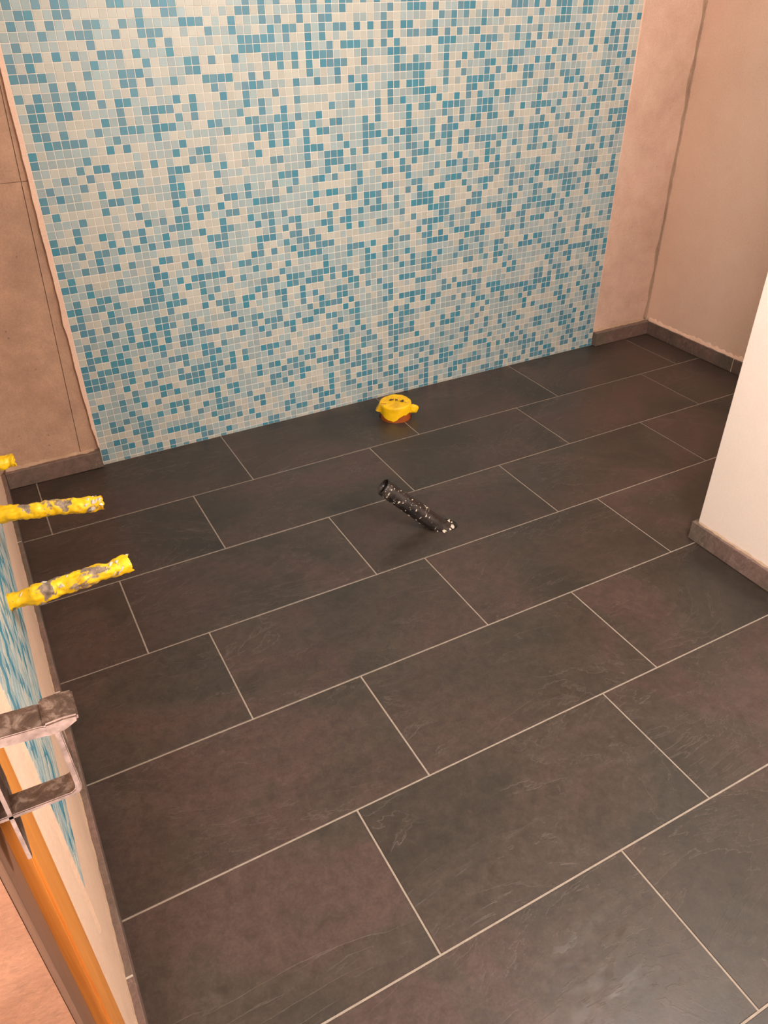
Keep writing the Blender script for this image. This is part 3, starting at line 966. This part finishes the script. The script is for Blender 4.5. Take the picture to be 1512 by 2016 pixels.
# crumpled tape tail on the right
tdir = Vector((0.86, -0.50, 0))
tc = CAN + tdir * (RC + 0.011) + Vector((0, 0, 0.030))
rings = []
for k in range(13):
    th = PI * k / 12
    ring = []
    for i in range(24):
        an = 2 * PI * i / 24
        d = Vector((math.sin(th) * math.cos(an), math.sin(th) * math.sin(an), math.cos(th)))
        p = tc + tdir * d.x * 0.017 + Vector((0.5, 0.86, 0)) * d.y * 0.009 + Vector((0, 0, 1)) * d.z * 0.017
        p += (p - tc).normalized() * 0.006 * noise.noise(p * 70 + Vector((4, 1, 2)))
        ring.append(tuple(p))
    rings.append(ring)
rings_mesh('tape_tail', rings, M['tape'], can, CAN)
rg = random.Random(4)
fv, lt = Vector((-0.48, -0.88, 0)), Vector((-0.88, 0.48, 0))
spots = []
for fx, fy in ((0.000, 0.017), (-0.001, 0.020), (0.010, 0.013), (0.014, 0.012), (-0.008, 0.006), (-0.013, 0.004), (-0.018, 0.004), (-0.023, 0.001), (-0.028, -0.002),
               (-0.030, -0.008), (-0.034, -0.006), (-0.036, -0.010), (-0.024, -0.009), (-0.004, 0.010), (0.018, 0.010)):
    p = CAN + lt * fx - fv * fy + Vector((0, 0, HC + 0.0012))
    p.z += 0.0045 * noise.noise(p * 45) + 0.0025 * noise.noise(p * 130) + 0.001
    spots.append((p, Vector((0, 0, 1))))
flakes('dirt_flake', spots, M['flaked'], can, CAN, rg, 0.0055)

# ------------------------------------------------------------------ yellow taped pipes sticking out of the left wall


def taped_pipe(base, end, r, seed, label, clean=False):
    base, end = Vector(base), Vector(end)
    e = tag(empty('taped_pipe', base), label, 'pipe', 'taped pipes on the left wall')
    a, u, v_ = frame_of(end - base)
    n = 70
    prof = []
    for i in range(n + 1):
        t = i / n
        prof.append((t, r * (1.0 + 0.10 * (1 - t)) * (1 + 0.05 * math.sin(t * 19 + seed))))
    rings = tube_rings(base, end, prof, 44, 0.0035, seed, 55)
    # torn rim
    rings[-1] = [tuple(Vector(p) + a * 0.004 * noise.noise(Vector(p) * 160 + Vector((seed, 0, 0)))) for p in rings[-1]]
    rings_mesh('tape_wrap', rings, M['tape'] if clean else M['tapes'], e, base)
    cap = tube_rings(base, end, [(1 - 0.012, r * 0.97), (1 - 0.012, r * 0.35), (1 - 0.02, 0.001)], 44)
    rings_mesh('end_cap', cap, M['tape'], e, base)
    if clean:
        return e
    rg = random.Random(int(seed * 10))
    L_ = (end - base).length
    up = Vector((0, -0.35, 1)).normalized()
    sd = a.cross(up)
    spots = []
    for i in range(16):
        t = rg.choice((rg.uniform(0.1, 0.98), rg.uniform(0.78, 0.99)))
        an = rg.gauss(0.5, 0.7)
        nn = up * math.cos(an) + sd * math.sin(an)
        spots.append((base + a * L_ * t + nn * r * 1.03, nn))
    flakes('plaster_crust', spots, M['flake'], e, base, rg, 0.0042)
    spots = [(end - a * 0.003 + (up * math.cos(q) + sd * math.sin(q)) * r, up) for q in (0.1, 0.45, 0.75)]
    flakes('torn_tape_end', spots, M['white'], e, base, rg, 0.003)
    return e


taped_pipe((XL, -1.309, 0.544), (0.854, -1.309, 0.552), 0.0128, 2.3, 'yellow taped pipe stub nearest the door frame, lowest of the three')
taped_pipe((XL, -1.078, 0.560), (0.852, -1.110, 0.546), 0.0128, 5.1, 'yellow taped pipe stub heavily smeared with plaster, middle one of three')
taped_pipe((XL, -0.900, 0.556), (0.736, -0.900, 0.557), 0.0125, 8.7, 'short yellow taped pipe tip at the left photo edge, farthest of three', True)

# ------------------------------------------------------------------ iron latch keeper on the door frame
kp = Vector((0.674, YS, 0.731))
keeper = tag(empty('latch_keeper', kp), 'rusty wrought iron latch keeper with hooked loop on the wooden door frame', 'latch')


def prism(name, outline, y0, y1, mat, parent, loc, bev=0.0008):
    """outline in (x, z), extruded from y0 to y1, edges softened"""
    bm = bmesh.new()
    a = [bm.verts.new((x - loc[0], y0 - loc[1], z - loc[2])) for x, z in outline]
    face = bm.faces.new(a)
    r = bmesh.ops.extrude_face_region(bm, geom=[face])
    for v in [g for g in r['geom'] if isinstance(g, bmesh.types.BMVert)]:
        v.co.y += y1 - y0
    bmesh.ops.recalc_face_normals(bm, faces=bm.faces[:])
    bmesh.ops.bevel(bm, geom=bm.edges[:], offset=bev, segments=2, affect='EDGES')
    me = bpy.data.meshes.new(name)
    bm.to_mesh(me)
    bm.free()
    me.materials.append(mat)
    lit_front(me)
    o = bpy.data.objects.new(name, me)
    C.objects.link(o)
    o.parent = parent
    return o


def lit_front(me):
    """forward faces get a paler iron: light from the front put into the colour"""
    me.materials.append(M['lit'])
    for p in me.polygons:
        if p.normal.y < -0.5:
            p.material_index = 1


# spear-shaped strap: outline in the y-z plane, thin in x
bm = bmesh.new()
out = [(YS - 0.027, 0.733), (YS - 0.022, 0.731), (YS - 0.004, 0.752), (YS + 0.010, 0.790), (YS + 0.010, 1.02), (YS - 0.027, 1.02)]
vv = [bm.verts.new((0.6728 - kp.x, y - kp.y, z - kp.z)) for y, z in out]
fc = bm.faces.new(vv)
r = bmesh.ops.extrude_face_region(bm, geom=[fc])
for q in [g for g in r['geom'] if isinstance(g, bmesh.types.BMVert)]:
    q.co.x += 0.0030
bmesh.ops.recalc_face_normals(bm, faces=bm.faces[:])
me = bpy.data.meshes.new('strap')
bm.to_mesh(me)
bm.free()
me.materials.append(M['rust'])
lit_front(me)
so = bpy.data.objects.new('strap', me)
C.objects.link(so)
so.parent = keeper
yb0, yb1 = -1.892, -1.872
# bent loop: lower arm, bend, upright
loop = [(0.664, 0.7885), (0.7175, 0.7870), (0.7205, 0.789), (0.7215, 0.793), (0.7205, 0.857), (0.7250, 0.857), (0.7260, 0.790), (0.7245, 0.785), (0.7195, 0.7825), (0.664, 0.784)]
prism('loop', loop, yb0, yb1, M['rust'], keeper, kp)
arm = [(0.640, 0.866), (0.722, 0.8540), (0.722, 0.862), (0.714, 0.866), (0.640, 0.874)]
prism('arm', arm, yb0 - 0.002, yb1 + 0.002, M['rust'], keeper, kp)
head = [(0.715, 0.8545), (0.728, 0.8545), (0.7385, 0.860), (0.7395, 0.866), (0.729, 0.8675), (0.716, 0.867)]
prism('hammer_head', head, yb0 - 0.003, yb1 + 0.005, M['rust'], keeper, kp, 0.0015)
